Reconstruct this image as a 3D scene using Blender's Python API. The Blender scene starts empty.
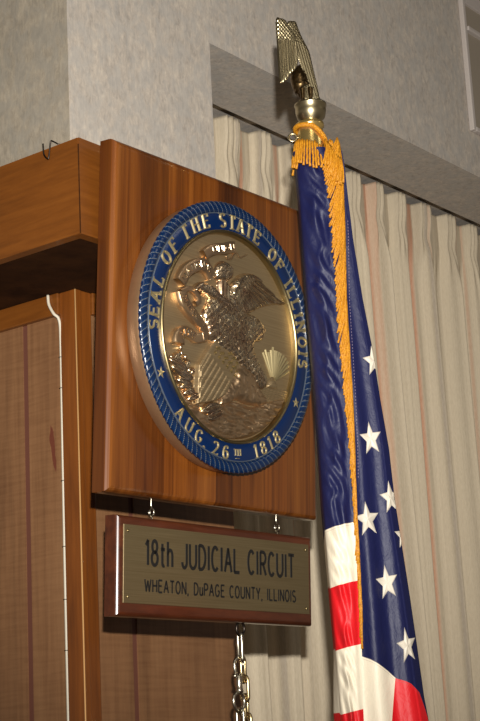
import bpy, bmesh, math, random
import numpy as np
from mathutils import Vector, Matrix
random.seed(7); rng = np.random.default_rng(7)
PI = math.pi
scene = bpy.context.scene
COL = scene.collection

# ------------------------------------------------------------------ helpers
def new_mesh(name, verts, faces, mat=None, parent=None, smooth=False, loc=None, mats=None, fmat=None):
    me = bpy.data.meshes.new(name)
    me.from_pydata([tuple(map(float, v)) for v in verts], [], [tuple(int(i) for i in f) for f in faces])
    if mat: me.materials.append(mat)
    if mats:
        for m in mats: me.materials.append(m)
    if fmat is not None:
        me.polygons.foreach_set('material_index', np.array(fmat, dtype=np.int32))
    me.update()
    if smooth: me.polygons.foreach_set('use_smooth', np.ones(len(me.polygons), dtype=bool))
    o = bpy.data.objects.new(name, me); COL.objects.link(o)
    if parent: o.parent = parent
    if loc is not None: o.location = loc
    return o

def bm_obj(name, bm, mat, parent=None, smooth=False, matrix=None):
    bmesh.ops.recalc_face_normals(bm, faces=bm.faces)
    if matrix is not None: bm.transform(matrix)
    me = bpy.data.meshes.new(name); bm.to_mesh(me); bm.free()
    me.materials.append(mat)
    if smooth: me.polygons.foreach_set('use_smooth', np.ones(len(me.polygons), dtype=bool))
    o = bpy.data.objects.new(name, me); COL.objects.link(o)
    if parent: o.parent = parent
    return o

def add_box(bm, lo, hi, bevel=0, seg=2):
    lo = Vector(lo); hi = Vector(hi)
    r = bmesh.ops.create_cube(bm, size=1, matrix=Matrix.Translation((lo+hi)/2) @ Matrix.Diagonal((*(hi-lo), 1)))
    if bevel:
        es = list({e for v in r['verts'] for e in v.link_edges})
        bmesh.ops.bevel(bm, geom=es, offset=bevel, segments=seg, profile=0.5, affect='EDGES')

def tube_data(path, rad, n=10, closed=False, caps=True):
    P = [Vector(p) for p in path]; N = len(P)
    rads = rad if hasattr(rad, '__len__') else [rad]*N
    verts, faces = [], []
    T = []
    for i in range(N):
        if closed: t = P[(i+1) % N]-P[i-1]
        else: t = P[min(i+1, N-1)]-P[max(i-1, 0)]
        T.append(t.normalized())
    u = T[0].orthogonal().normalized()
    for i in range(N):
        u = (u - T[i]*u.dot(T[i])).normalized(); v = T[i].cross(u)
        for k in range(n):
            a = 2*PI*k/n
            verts.append(P[i]+(u*math.cos(a)+v*math.sin(a))*rads[i])
    M = N if closed else N-1
    off = 0
    if closed:   # align seam
        u2 = (u - T[0]*u.dot(T[0])).normalized()
        a0 = (verts[0]-P[0]).normalized(); v0 = T[0].cross(a0)
        ang = math.atan2(u2.dot(v0), u2.dot(a0)); off = round(ang/(2*PI)*n)
    for i in range(M):
        j = (i+1) % N; o = off if (closed and j == 0) else 0
        for k in range(n):
            k2 = (k+1) % n
            faces.append((i*n+k, i*n+k2, j*n+(k2+o) % n, j*n+(k+o) % n))
    if not closed and caps:
        faces.append(tuple(range(n-1, -1, -1))); faces.append(tuple((N-1)*n+k for k in range(n)))
    return verts, faces

class MB:
    def __init__(s): s.v = []; s.f = []
    def add(s, vf, xf=None):
        v, f = vf; o = len(s.v)
        s.v += [xf(p) for p in v] if xf else list(v)
        s.f += [tuple(i+o for i in q) for q in f]
        return s
    def tube(s, path, rad, n=10, closed=False): return s.add(tube_data(path, rad, n, closed))
    def build(s, name, mat, parent=None, smooth=True): return new_mesh(name, s.v, s.f, mat, parent, smooth)

def lathe_data(prof, n=48, center=(0, 0, 0)):
    c = Vector(center); v = []; f = []
    for r, z in prof:
        for k in range(n):
            a = 2*PI*k/n; v.append(c+Vector((r*math.cos(a), r*math.sin(a), z)))
    for i in range(len(prof)-1):
        for k in range(n):
            k2 = (k+1) % n; f.append((i*n+k, i*n+k2, (i+1)*n+k2, (i+1)*n+k))
    f.append(tuple(range(n-1, -1, -1))); f.append(tuple((len(prof)-1)*n+k for k in range(n)))
    return v, f

def smooth_path(pts, sub=8, closed=False):
    P = [Vector(p if len(p) == 3 else (*p, 0)) for p in pts]; N = len(P); out = []
    for i in range(N if closed else N-1):
        g = (lambda k: P[k % N]) if closed else (lambda k: P[min(max(k, 0), N-1)])
        p0, p1, p2, p3 = g(i-1), g(i), g(i+1), g(i+2)
        for s in range(sub):
            t = s/sub
            out.append(0.5*((2*p1)+(p2-p0)*t+(2*p0-5*p1+4*p2-p3)*t*t+(3*p1-p0-3*p2+p3)*t**3))
    if not closed: out.append(P[-1])
    return out

def empty(name, loc=(0, 0, 0)):
    o = bpy.data.objects.new(name, None); COL.objects.link(o); o.location = loc; o.empty_display_size = .05
    return o
def tag(o, label=None, cat=None, group=None, kind=None):
    if label: o['label'] = label
    if cat: o['category'] = cat
    if group: o['group'] = group
    if kind: o['kind'] = kind
    return o
def struct(o): o['kind'] = 'structure'; return o
def place_children(root):
    """parts were built in world coordinates: keep them there under a root that stands at its base"""
    bpy.context.view_layer.update()
    for c in root.children:
        c.matrix_parent_inverse = Matrix.Translation(root.location).inverted()

# ------------------------------------------------------------------ materials
def srgb(r, g, b):
    f = lambda c: (c/12.92 if c <= .04045 else ((c+.055)/1.055)**2.4)
    return (f(r/255), f(g/255), f(b/255), 1)
class Mat:
    def __init__(s, name, color=(.5, .5, .5, 1), rough=.5, metal=0, coat=0, spec=.5):
        s.m = bpy.data.materials.new(name); s.m.use_nodes = True
        s.nt = s.m.node_tree; s.n = s.nt.nodes; s.l = s.nt.links
        s.b = s.n['Principled BSDF']
        s.b.inputs['Base Color'].default_value = color; s.b.inputs['Roughness'].default_value = rough
        s.b.inputs['Metallic'].default_value = metal; s.b.inputs['Coat Weight'].default_value = coat
        s.b.inputs['Coat Roughness'].default_value = .15
        s.b.inputs['Specular IOR Level'].default_value = spec
    def node(s, t, **kw):
        n = s.n.new(t)
        for k, v in kw.items():
            if k in n.inputs: n.inputs[k].default_value = v
            else: setattr(n, k, v)
        return n
    def link(s, a, b): s.l.new(a, b)
    def coords(s, scale=(1, 1, 1), kind='Object', rot=(0, 0, 0)):
        tc = s.n.new('ShaderNodeTexCoord'); mp = s.n.new('ShaderNodeMapping')
        mp.inputs['Scale'].default_value = scale; mp.inputs['Rotation'].default_value = rot
        s.link(tc.outputs[kind], mp.inputs['Vector']); return mp.outputs[0]
    def noise(s, vec, scale=1, detail=4, rough=.6, dist=0):
        n = s.n.new('ShaderNodeTexNoise'); s.link(vec, n.inputs['Vector'])
        n.inputs['Scale'].default_value = scale; n.inputs['Detail'].default_value = detail
        n.inputs['Roughness'].default_value = rough; n.inputs['Distortion'].default_value = dist
        return n.outputs['Fac']
    def ramp(s, fac, stops, interp='LINEAR'):
        r = s.n.new('ShaderNodeValToRGB'); r.color_ramp.interpolation = interp
        el = r.color_ramp.elements
        while len(el) < len(stops): el.new(0.5)
        for e, (p, c) in zip(el, stops): e.position = p; e.color = c
        s.link(fac, r.inputs[0]); return r.outputs[0]
    def mix(s, fac, a, b, mode='MIX'):
        m = s.n.new('ShaderNodeMix'); m.data_type = 'RGBA'; m.blend_type = mode
        for sock, val in ((m.inputs[0], fac), (m.inputs[6], a), (m.inputs[7], b)):
            if hasattr(val, 'links'): s.link(val, sock)
            else: sock.default_value = val
        return m.outputs[2]
    def math(s, op, a, b=0., c=None):
        m = s.n.new('ShaderNodeMath'); m.operation = op
        for sock, val in zip(m.inputs, (a, b, c)):
            if val is None: continue
            if hasattr(val, 'links'): s.link(val, sock)
            else: sock.default_value = val
        return m.outputs[0]
    def attr(s, name):
        a = s.n.new('ShaderNodeAttribute'); a.attribute_name = name; return a.outputs['Fac']
    def color(s, sock): s.link(sock, s.b.inputs['Base Color'])
    def bump(s, h, strength=.3, dist=.002):
        b = s.n.new('ShaderNodeBump'); b.inputs['Strength'].default_value = strength; b.inputs['Distance'].default_value = dist
        s.link(h, b.inputs['Height']); s.link(b.outputs[0], s.b.inputs['Normal'])

def wood(name, dark, mid, light, scale, rough=.35, coat=.3, fine=1.0, bump=.05, strips=None, detail=5):
    m = Mat(name, rough=rough, coat=coat)
    v = m.coords(scale)
    if strips:     # glued staves: each strip shifts the grain and its tint
        axis, width = strips
        tc = m.n.new('ShaderNodeTexCoord'); sx = m.n.new('ShaderNodeSeparateXYZ'); m.link(tc.outputs['Object'], sx.inputs[0])
        idx = m.math('FLOOR', m.math('DIVIDE', sx.outputs[axis], width))
        wn = m.n.new('ShaderNodeTexWhiteNoise'); wn.noise_dimensions = '1D'; m.link(idx, wn.inputs['W'])
        off = m.n.new('ShaderNodeVectorMath'); off.operation = 'MULTIPLY_ADD'
        m.link(wn.outputs['Color'], off.inputs[0]); off.inputs[1].default_value = (30, 30, 30); m.link(v, off.inputs[2])
        v = off.outputs[0]; tint = wn.outputs['Value']
    g = m.noise(v, 1, detail, .55, 1.2)
    c = m.ramp(g, [(.28, dark), (.5, mid), (.72, light)])
    v2 = m.n.new('ShaderNodeVectorMath'); v2.operation = 'MULTIPLY'; m.link(v, v2.inputs[0]); v2.inputs[1].default_value = (6, 6, 2)
    p = m.noise(v2.outputs[0], 1, 3, .7)
    c = m.mix(.35*fine, c, m.ramp(p, [(.3, dark), (.65, light)]), 'MIX')
    if strips:
        c = m.mix(1, c, m.ramp(tint, [(0, (.58, .52, .46, 1)), (.5, (.88, .86, .82, 1)), (1, (1.15, 1.12, 1.05, 1))]), 'MULTIPLY')
        fr = m.math('FRACT', m.math('DIVIDE', sx.outputs[axis], width))
        ln = m.math('LESS_THAN', fr, .02)
        c = m.mix(m.math('MULTIPLY', ln, .55), c, dark)
    m.color(c); m.bump(p, bump, .001)
    return m.m

def wallpaper_mat(name, stops, tint):
    m = Mat(name, rough=.85, spec=.2)
    v = m.coords((1, 1, .6))
    a = m.noise(v, 75, 6, .7, .6); b = m.noise(v, 22, 4, .65, .5); c = m.noise(m.coords((1, 1, .12)), 260, 3, .6)
    s = m.math('ADD', m.math('ADD', m.math('MULTIPLY', a, .55), m.math('MULTIPLY', b, .25)), m.math('MULTIPLY', c, .2))
    col = m.ramp(s, [(p, srgb(*k)) for p, k in zip((.36, .5, .64), stops)])
    h = m.noise(m.coords((1, 1, .7)), 34, 3, .6, .4)
    col = m.mix(m.ramp(h, [(.42, (0, 0, 0, 1)), (.60, (.5, .5, .5, 1))]), col, srgb(*tint))
    m.color(col); m.bump(a, .22, .002)
    return m.m
M = {}
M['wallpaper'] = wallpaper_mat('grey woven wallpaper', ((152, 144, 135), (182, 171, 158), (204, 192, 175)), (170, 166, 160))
M['wallpaper_left'] = wallpaper_mat('darker yellower woven wallpaper', ((130, 121, 107), (152, 141, 124), (170, 158, 139)), (140, 135, 125))  # same woven paper in a darker, yellower tone for the left wall
M['beam'] = wood('stained fascia wood', srgb(88, 47, 10), srgb(106, 58, 14), srgb(116, 66, 19), (2.5, 2.5, 48), .42, .2)
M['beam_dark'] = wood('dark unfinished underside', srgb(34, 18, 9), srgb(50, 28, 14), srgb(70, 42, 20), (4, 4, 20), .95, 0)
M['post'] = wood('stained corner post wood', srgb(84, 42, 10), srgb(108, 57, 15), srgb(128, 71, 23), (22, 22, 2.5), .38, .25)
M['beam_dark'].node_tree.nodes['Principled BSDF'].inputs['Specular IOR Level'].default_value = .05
def panel_mat():
    m = Mat('wood grain wall panelling', rough=.55, coat=.08)
    v = m.coords((11, 11, .8)); g = m.noise(v, 1, 5, .6, 1.5)
    v2 = m.coords((90, 90, 5)); p = m.noise(v2, 1, 3, .65)
    v3 = m.coords((10, 10, 150)); q = m.noise(v3, 1, 2, .6, .5)
    c = m.ramp(g, [(.25, srgb(94, 62, 36)), (.48, srgb(122, 83, 51)), (.72, srgb(136, 98, 64))])
    c = m.mix(.28, c, m.ramp(p, [(.32, srgb(84, 53, 31)), (.62, srgb(136, 98, 64))]))
    c = m.mix(.16, c, m.ramp(q, [(.35, srgb(86, 56, 34)), (.6, srgb(136, 100, 68))]))
    # one reddish knot scar near the corner post
    sx = m.n.new('ShaderNodeSeparateXYZ'); m.link(m.coords((1, 1, 1)), sx.inputs[0])
    wob = m.math('MULTIPLY', m.math('SUBTRACT', m.noise(m.coords((1, 40, 30)), 1, 3, .6), .5), .016)
    zc = m.math('SUBTRACT', sx.outputs[2], 2.142); yc = m.math('ADD', m.math('ADD', m.math('SUBTRACT', sx.outputs[1], 2.089), m.math('MULTIPLY', zc, -.12)), wob)
    rr = m.math('ADD', m.math('POWER', m.math('DIVIDE', yc, .0065), 2.), m.math('POWER', m.math('DIVIDE', zc, .048), 2.))
    c = m.mix(m.ramp(rr, [(.7, (.95, .95, .95, 1)), (1, (0, 0, 0, 1))]), c, srgb(96, 46, 30))
    m.color(c); m.bump(p, .15, .001); return m.m
M['panel'] = panel_mat()
M['groove'] = Mat('dark panel groove', srgb(96, 56, 42), .6).m
M['plaque'] = wood('lacquered stave board', srgb(58, 25, 7), srgb(103, 54, 15), srgb(130, 76, 27), (26, 26, 1.3), .28, .5, .9, .03, strips=(0, .071))
M['signwood'] = wood('red brown sign board', srgb(46, 19, 9), srgb(72, 32, 14), srgb(90, 44, 20), (3, 30, 30), .36, .4, .8, .03)
def brushed(name, c1, c2, scale, rough, metal=1.):
    m = Mat(name, rough=rough, metal=metal)
    g = m.noise(m.coords(scale), 1, 4, .6)
    m.color(m.ramp(g, [(.3, c1), (.7, c2)])); m.bump(g, .12, .0006); return m.m
M['plate'] = brushed('brushed brass plate', srgb(112, 96, 66), srgb(130, 113, 82), (6, 30, 500), .5, .7)
M['field'] = brushed('brushed bronze field', srgb(146, 124, 92), srgb(172, 150, 114), (8, 40, 500), .48, .8)
def antique():
    m = Mat('antiqued bronze relief', rough=.24, metal=.96)
    g = m.noise(m.coords((1, 1, 1)), 120, 4, .65); p = m.noise(m.coords((1, 1, 1)), 25, 3, .6)
    s = m.math('ADD', m.math('MULTIPLY', g, .5), m.math('MULTIPLY', p, .5))
    m.color(m.ramp(s, [(.36, srgb(176, 140, 112)), (.5, srgb(206, 180, 146)), (.64, srgb(232, 216, 182))])); m.bump(g, .06, .001)
    return m.m
M['bronze'] = antique()
M['satin'] = Mat('satin bronze', srgb(200, 168, 130), .32, .93).m
M['rim'] = Mat('polished gold rim', srgb(168, 150, 108), .34, 1).m
M['gold_letter'] = Mat('gold raised lettering', srgb(176, 160, 118), .4, .7).m
M['drum'] = brushed('satin bronze drum side', srgb(150, 116, 84), srgb(166, 130, 96), (20, 20, 20), .42, .7)
M['blue'] = Mat('blue enamel', srgb(2, 30, 70), .3, 0, .25).m
def rope_mat():
    m = Mat('blue rope border with worn gilt edges', rough=.3, coat=.3)
    m.color(m.ramp(m.attr('ridge'), [(.60, srgb(4, 30, 64)), (.84, srgb(8, 42, 78)), (.95, srgb(150, 146, 118))])); return m.m
M['rope'] = rope_mat()
M['black'] = Mat('black engraved fill', srgb(22, 20, 18), .5).m
M['steel'] = Mat('zinc plated steel', srgb(190, 182, 164), .28, 1).m
M['brass_chain'] = Mat('yellow zinc chain', srgb(190, 168, 124), .3, 1).m
M['dark_steel'] = Mat('dark iron', srgb(70, 62, 56), .4, 1).m
M['gold'] = Mat('polished brass', srgb(226, 194, 120), .24, .9).m
M['gold_pale'] = Mat('pale worn brass', srgb(176, 162, 128), .3, 1).m
def fringe_mat():
    m = Mat('gold bullion fringe', rough=.55, spec=.4)
    g = m.noise(m.coords((1, 1, 1)), 420, 3, .6)
    m.color(m.ramp(g, [(.3, srgb(152, 92, 8)), (.55, srgb(194, 130, 20)), (.75, srgb(216, 158, 46))])); m.bump(g, .5, .001); return m.m
M['fringe'] = fringe_mat()
M['dark_brass'] = Mat('darker brass', srgb(104, 84, 56), .32, 1).m  # darker brass tone for the finial eagle's body and legs
def flag_mat():
    m = Mat('flag nylon', rough=.5, spec=.35)
    canton = m.math('GREATER_THAN', m.attr('canton'), 0.)
    st = m.attr('stripe'); red = m.math('GREATER_THAN', m.math('FRACT', m.math('MULTIPLY', st, .5)), .5)
    n = m.noise(m.coords((1, 1, 1)), 900, 2, .5)
    blue = m.mix(n, srgb(11, 14, 48), srgb(20, 25, 72))
    c = m.mix(red, srgb(226, 214, 190), srgb(206, 20, 28))
    seam = m.math('LESS_THAN', m.math('ABSOLUTE', m.math('SUBTRACT', m.math('ABSOLUTE', m.math('ADD', m.attr('canton'), .0022)), .0019)), .00045)
    c = m.mix(m.math('MULTIPLY', seam, .35), c, srgb(120, 96, 90))
    m.color(m.mix(canton, c, blue))
    w = m.noise(m.coords((55, 55, 30)), 1, 5, .62, 1.2); m.bump(w, .28, .006)
    return m.m
M['flag'] = flag_mat()
M['star'] = Mat('white embroidered star', srgb(208, 198, 180), .5).m
M['thread'] = Mat('pale stitching', srgb(150, 130, 150), .7).m
def drape_mat():
    m = Mat('striped woven drapery', rough=.9, spec=.15)
    u = m.attr('u')
    cx = m.n.new('ShaderNodeCombineXYZ'); m.link(u, cx.inputs[0])
    a = m.noise(cx.outputs[0], 11, 2, .5); b = m.noise(cx.outputs[0], 26, 2, .5)
    c = m.ramp(m.noise(cx.outputs[0], 34, 3, .6), [(.35, srgb(176, 161, 136)), (.6, srgb(210, 194, 166))])
    c = m.mix(m.ramp(a, [(.59, (0, 0, 0, 1)), (.65, (.85, .85, .85, 1))]), c, srgb(192, 128, 94))
    c = m.mix(m.ramp(b, [(.60, (0, 0, 0, 1)), (.67, (.7, .7, .7, 1))]), c, srgb(150, 138, 126))
    f = m.noise(m.coords((1, 1, .15)), 500, 2, .5)
    c = m.mix(.18, c, m.ramp(f, [(.3, srgb(140, 130, 116)), (.7, srgb(216, 206, 188))]))
    m.color(c); m.bump(f, .15, .001); return m.m
M['drape'] = drape_mat()
M['cord'] = Mat('white plastic cable', srgb(196, 186, 166), .5).m
M['clip'] = Mat('dark staple', srgb(52, 40, 34), .5, .5).m
M['vent'] = Mat('pale painted metal', srgb(186, 176, 168), .5).m
M['vent_panel'] = Mat('tan painted metal', srgb(150, 138, 122), .6).m
M['carpet'] = Mat('brown carpet', srgb(92, 70, 56), .95).m
M['ceil'] = Mat('ceiling tile', srgb(150, 146, 138), .9).m

# ------------------------------------------------------------------ the room
XW, YW = 2.108, 2.0226            # the outward corner of the two walls
RX, SZ = 2.566, 3.1128            # end of the pier, height of the soffit
BX, BY, BZ0, BZ1 = 1.8788, 1.785, 2.441, 2.6175
TOPZ = 3.95
def box_obj(name, lo, hi, mat, parent=None, bevel=0, seg=2):
    bm = bmesh.new(); add_box(bm, lo, hi, bevel, seg); return bm_obj(name, bm, mat, parent)

struct(box_obj('floor', (-3, -3.5, -.05), (6.6, 5.2, 0), M['carpet']))
struct(box_obj('ceiling', (-3, -3.5, TOPZ), (6.6, 5.2, TOPZ+.05), M['ceil']))
# wall_right: pier with the header over the drapery recess, one L-shaped slab
prof = [(XW+.0045, 0), (RX, 0), (RX, SZ), (6.5, SZ), (6.5, TOPZ), (XW+.0045, TOPZ)]
y0, y1 = YW+.004, 2.235
vs = [(x, y0, z) for x, z in prof]+[(x, y1, z) for x, z in prof]
n = len(prof)
fs = [tuple(range(n)), tuple(range(2*n-1, n-1, -1))]+[(i, i+n, (i+1) % n+n, (i+1) % n) for i in range(n)]
bm = bmesh.new(); bv = [bm.verts.new(v) for v in vs]; [bm.faces.new([bv[i] for i in f]) for f in fs]
struct(bm_obj('wall_right', bm, M['wallpaper']))
struct(box_obj('wall_left', (XW+.004, YW+.006, 0), (XW+.20, 5.2, TOPZ), M['wallpaper_left']))
struct(box_obj('wall_back', (XW+.20, 2.52, 0), (6.5, 2.60, TOPZ), M['wallpaper']))
struct(box_obj('trim_5', (RX-.2, y1-.01, 3.160), (6.5, 2.53, 3.30), M['wallpaper']))
# panelling below the beam, with dark grooves
def panelling(name, fixed_axis, base, lo, hi, grooves, out=-1, th=.003, z0=.0, z1=2.44, gw=.014):
    mb_p = bmesh.new(); mb_g = bmesh.new()
    cuts = sorted(grooves); edges = [lo]+[c for g in cuts for c in (g-gw/2, g+gw/2)]+[hi]
    for i in range(0, len(edges), 2):
        a, b = edges[i], edges[i+1]
        if fixed_axis == 'y': add_box(mb_p, (a, base-th, z0), (b, base, z1))
        else: add_box(mb_p, (base-th, a, z0), (base, b, z1))
    p = bm_obj(name, mb_p, M['panel'])
    for g in cuts:
        if fixed_axis == 'y': add_box(mb_g, (g-gw/2, base-.0006, z0), (g+gw/2, base, z1))
        else: add_box(mb_g, (base-.0006, g-gw/2, z0), (base, g+gw/2, z1))
    bm_obj('groove', mb_g, M['groove'], p); return struct(p)
panelling('wall_right_panelling', 'y', YW+.004, XW+.022, RX, [2.2495])
panelling('wall_left_panelling', 'x', XW+.004, YW+.02, 5.2, [2.160, 2.362, 2.565, 2.77, 3.0, 3.3])
# corner post: two boards meeting at the outward corner
bm = bmesh.new()
add_box(bm, (XW, YW-.005, 0), (XW+.040, YW+.016, BZ0), .0025, 2)
bm2 = bmesh.new(); add_box(bm2, (XW-.005, YW-.0062, 0), (XW+.012, YW+.036, BZ0), .002, 2)
post = struct(bm_obj('trim_1', bm, M['post'])); bm_obj('corner_board', bm2, M['post'], post)
MB().tube([(XW-.0040, YW-.0052, 0), (XW-.0040, YW-.0052, BZ0-.001)], .0016, 8).build('pale_edge', Mat('pale wood edge', srgb(196, 150, 96), .4).m, post)  # thin pale strip along the outer corner of the post
# small trim board under the beam on both walls
struct(box_obj('trim_2', (XW-.010, YW+.036, 2.398), (XW+.006, 5.2, BZ0), M['beam'], bevel=.002))
struct(box_obj('trim_3', (XW+.040, YW-.010, 2.398), (RX, YW+.004, BZ0), M['beam'], bevel=.002))
# box beam (valance) running round the corner
fa = bmesh.new(); add_box(fa, (BX, BY+.0022, BZ0+.0004), (BX+.02, 5.2, BZ1-.0004))
beam = struct(bm_obj('trim_4', fa, M['beam']))
fb = bmesh.new(); add_box(fb, (BX+.0022, BY, BZ0), (2.44, BY+.02, BZ1)); bm_obj('return_board', fb, M['beam'], beam)
fj = bmesh.new(); add_box(fj, (BX+.0006, BY+.0006, BZ0+.001), (BX+.0024, BY+.0024, BZ1-.012)); bm_obj('corner_joint', fj, M['beam_dark'], beam)
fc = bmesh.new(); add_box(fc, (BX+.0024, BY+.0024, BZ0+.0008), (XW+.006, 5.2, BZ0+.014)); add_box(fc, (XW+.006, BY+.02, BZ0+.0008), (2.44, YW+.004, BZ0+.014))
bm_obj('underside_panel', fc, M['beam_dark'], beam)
fd = bmesh.new(); add_box(fd, (BX+.02, BY+.02, BZ1-.022), (XW+.006, 5.2, BZ1-.004)); add_box(fd, (XW+.006, BY+.02, BZ1-.022), (2.44, YW+.004, BZ1-.004))
add_box(fd, (2.42, BY+.02, BZ0+.014), (2.44, YW+.004, BZ1-.022))
bm_obj('top_board', fd, M['beam'], beam)

# bent wire hook over the top edge of the beam
wp = [(1.8766, 1.8686, 2.6285), (1.8766, 1.8672, 2.610), (1.8766, 1.8630, 2.6020), (1.8766, 1.8563, 2.5965), (1.8766, 1.8535, 2.606), (1.8766, 1.8495, 2.6265), (1.8775, 1.845, 2.6265), (1.880, 1.8360, 2.6200), (1.884, 1.8334, 2.6186)]
mb = MB().tube(smooth_path(wp, 5), .0015, 8)
tag(mb.build('wire_hook', M['dark_steel']), 'small bent dark wire hook caught on the top edge of the wooden beam', 'hook')

# white cable down the post with clips
cp = [(2.085, 2.2449), (2.085, 2.2449)]
path = [(XW-.012, 2.082, 2.4400), (XW-.014, 2.0776, 2.420), (XW-.0135, 2.0660, 2.400), (XW-.006, 2.0590, 2.386), (XW-.003, 2.0590, 2.3374), (XW-.003, 2.060, 2.1336), (XW-.003, 2.0610, 1.9271), (XW-.003, 2.0612, 1.7811), (XW-.003, 2.0610, 1.50), (XW-.003, 2.0610, .02)]
cab = empty('wall_cable', (XW-.003, 2.061, .02))
MB().tube(smooth_path(path, 6), .0029, 10).build('cord', M['cord'], cab)
for z in [2.3139, 2.2535, 2.0757, 1.9523, 1.855, 1.7626, 1.62, 1.4]:
    yy = np.interp(z, [1.5, 1.7811, 1.9271, 2.1336, 2.3374], [2.061, 2.0612, 2.061, 2.060, 2.059])
    MB().tube([(XW+.004, yy-.0042, z), (XW-.0048, yy-.0042, z), (XW-.0066, yy, z), (XW-.0048, yy+.0042, z), (XW+.004, yy+.0042, z)], .0007, 6).build('staple', M['clip'], cab)
place_children(cab)
tag(cab, 'thin white cable stapled down the left side of the wooden corner post', 'cable')

# framed vent high on the right of the header
vx0, vz0, vz1, vx1 = 3.728, 3.243, 3.80, 4.30
vent = empty('wall_vent', (vx0, YW, vz0))
def vb(name, lo, hi, mat, bev=.003): return box_obj(name, lo, hi, mat, vent, bev)
vb('frame_bar', (vx0, YW-.012, vz0), (vx0+.016, YW+.004, vz1), M['vent'])
vb('frame_bar', (vx0+.016, YW-.012, vz0), (vx1, YW+.004, vz0+.014), M['vent'])
vb('frame_bar', (vx0+.016, YW-.012, vz1-.016), (vx1, YW+.004, vz1), M['vent'])
vb('frame_bar', (vx1, YW-.012, vz0), (vx1+.016, YW+.004, vz1), M['vent'])
vb('cross_bar', (vx0+.016, YW-.016, 3.553), (vx1, YW+.004, 3.567), M['vent'])
vb('panel', (vx0+.016, YW-.002, vz0+.014), (vx1, YW+.004, vz1-.016), M['vent_panel'], .001)
vb('cover_lip', (vx0+.016, YW-.010, 3.640), (vx1, YW+.004, vz1-.016), M['vent'], .001)
place_children(vent)
tag(vent, 'pale framed metal panel high on the grey wallpapered wall at the right edge', 'vent')

# ------------------------------------------------------------------ drapery with pinch pleats
def sstep(a, b, x):
    t = np.clip((x-a)/(b-a), 0, 1); return t*t*(3-2*t)
def drapery():
    x0, x1, ztop, zbot, yc = RX-.02, 5.3, 3.142, .03, 2.33
    pitch = .135; nu = 1500; zs = np.concatenate([np.linspace(ztop, ztop-.2, 26), np.linspace(ztop-.22, 1.45, 52), np.linspace(1.35, zbot, 8)])
    xs = np.linspace(x0, x1, nu)
    ph = (xs-2.925)/pitch
    jit = .10*np.sin(xs*5.1)+.07*np.sin(xs*11.7+1); ph = ph+jit
    fr = ph-np.floor(ph); k = np.floor(ph).astype(int)
    rk = rng.uniform(-1, 1, 200)
    # heading profile: flat-topped box pleats with three narrow pinches
    d = np.abs(fr-.5)*pitch
    head = sstep(.038, .026, d)*.030 + sstep(.030, .02, d)*.004*np.cos(fr*pitch/.0205*2*PI)
    bulge = (.022+.006*rk[k % 200])*np.cos((fr-.5)*2*PI)+.009*np.cos((fr-.5)*4*PI+rk[(k+7) % 200])+.005*np.cos((fr-.5)*8*PI+2*rk[(k+31) % 200])
    V = np.zeros((len(zs), nu, 3))
    for i, z in enumerate(zs):
        t = sstep(ztop-.085, ztop-.26, z); low = sstep(ztop-.3, 1.5, z)
        fold = (1-t)*head+t*(bulge*(1+.25*low)+.010+.006*np.sin(xs*17+z*1.3)*low)
        pinch = math.exp(-((z-(ztop-.10))/.035)**2)
        fold = fold*(1-.25*pinch)
        xx = xs+t*(.012*np.sin(xs*7+z*.9)+.010*rk[k % 200]*low*np.sin(fr*PI))
        V[i, :, 0] = xx; V[i, :, 1] = yc-fold; V[i, :, 2] = z+(.003*np.cos((fr-.5)*2*PI) if i == 0 else 0)
    # fabric coordinate = arc length along a mid-height row
    m = V[45]; s = np.concatenate([[0], np.cumsum(np.linalg.norm(np.diff(m, axis=0), axis=1))])
    nz = len(zs); idx = np.arange(nz*nu).reshape(nz, nu)
    F = np.stack([idx[:-1, :-1], idx[1:, :-1], idx[1:, 1:], idx[:-1, 1:]], -1).reshape(-1, 4)
    o = new_mesh('cloth', V.reshape(-1, 3), F, M['drape'], None, True)
    a = o.data.attributes.new('u', 'FLOAT', 'POINT'); a.data.foreach_set('value', np.tile(s, nz).astype(np.float32))
    md = o.modifiers.new('thickness', 'SOLIDIFY'); md.thickness = .0012
    return o
dr = empty('drape', (3.9, 2.33, .03)); c = drapery(); c.parent = dr
bm = bmesh.new(); add_box(bm, (RX+.01, 2.355, 3.118), (5.3, 2.372, 3.138), .002, 1); bm_obj('curtain_rail', bm, M['vent'], dr)
place_children(dr)
tag(dr, 'long cream pinch-pleated drape with faint rust and grey vertical stripes behind the flag', 'drape')

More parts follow.
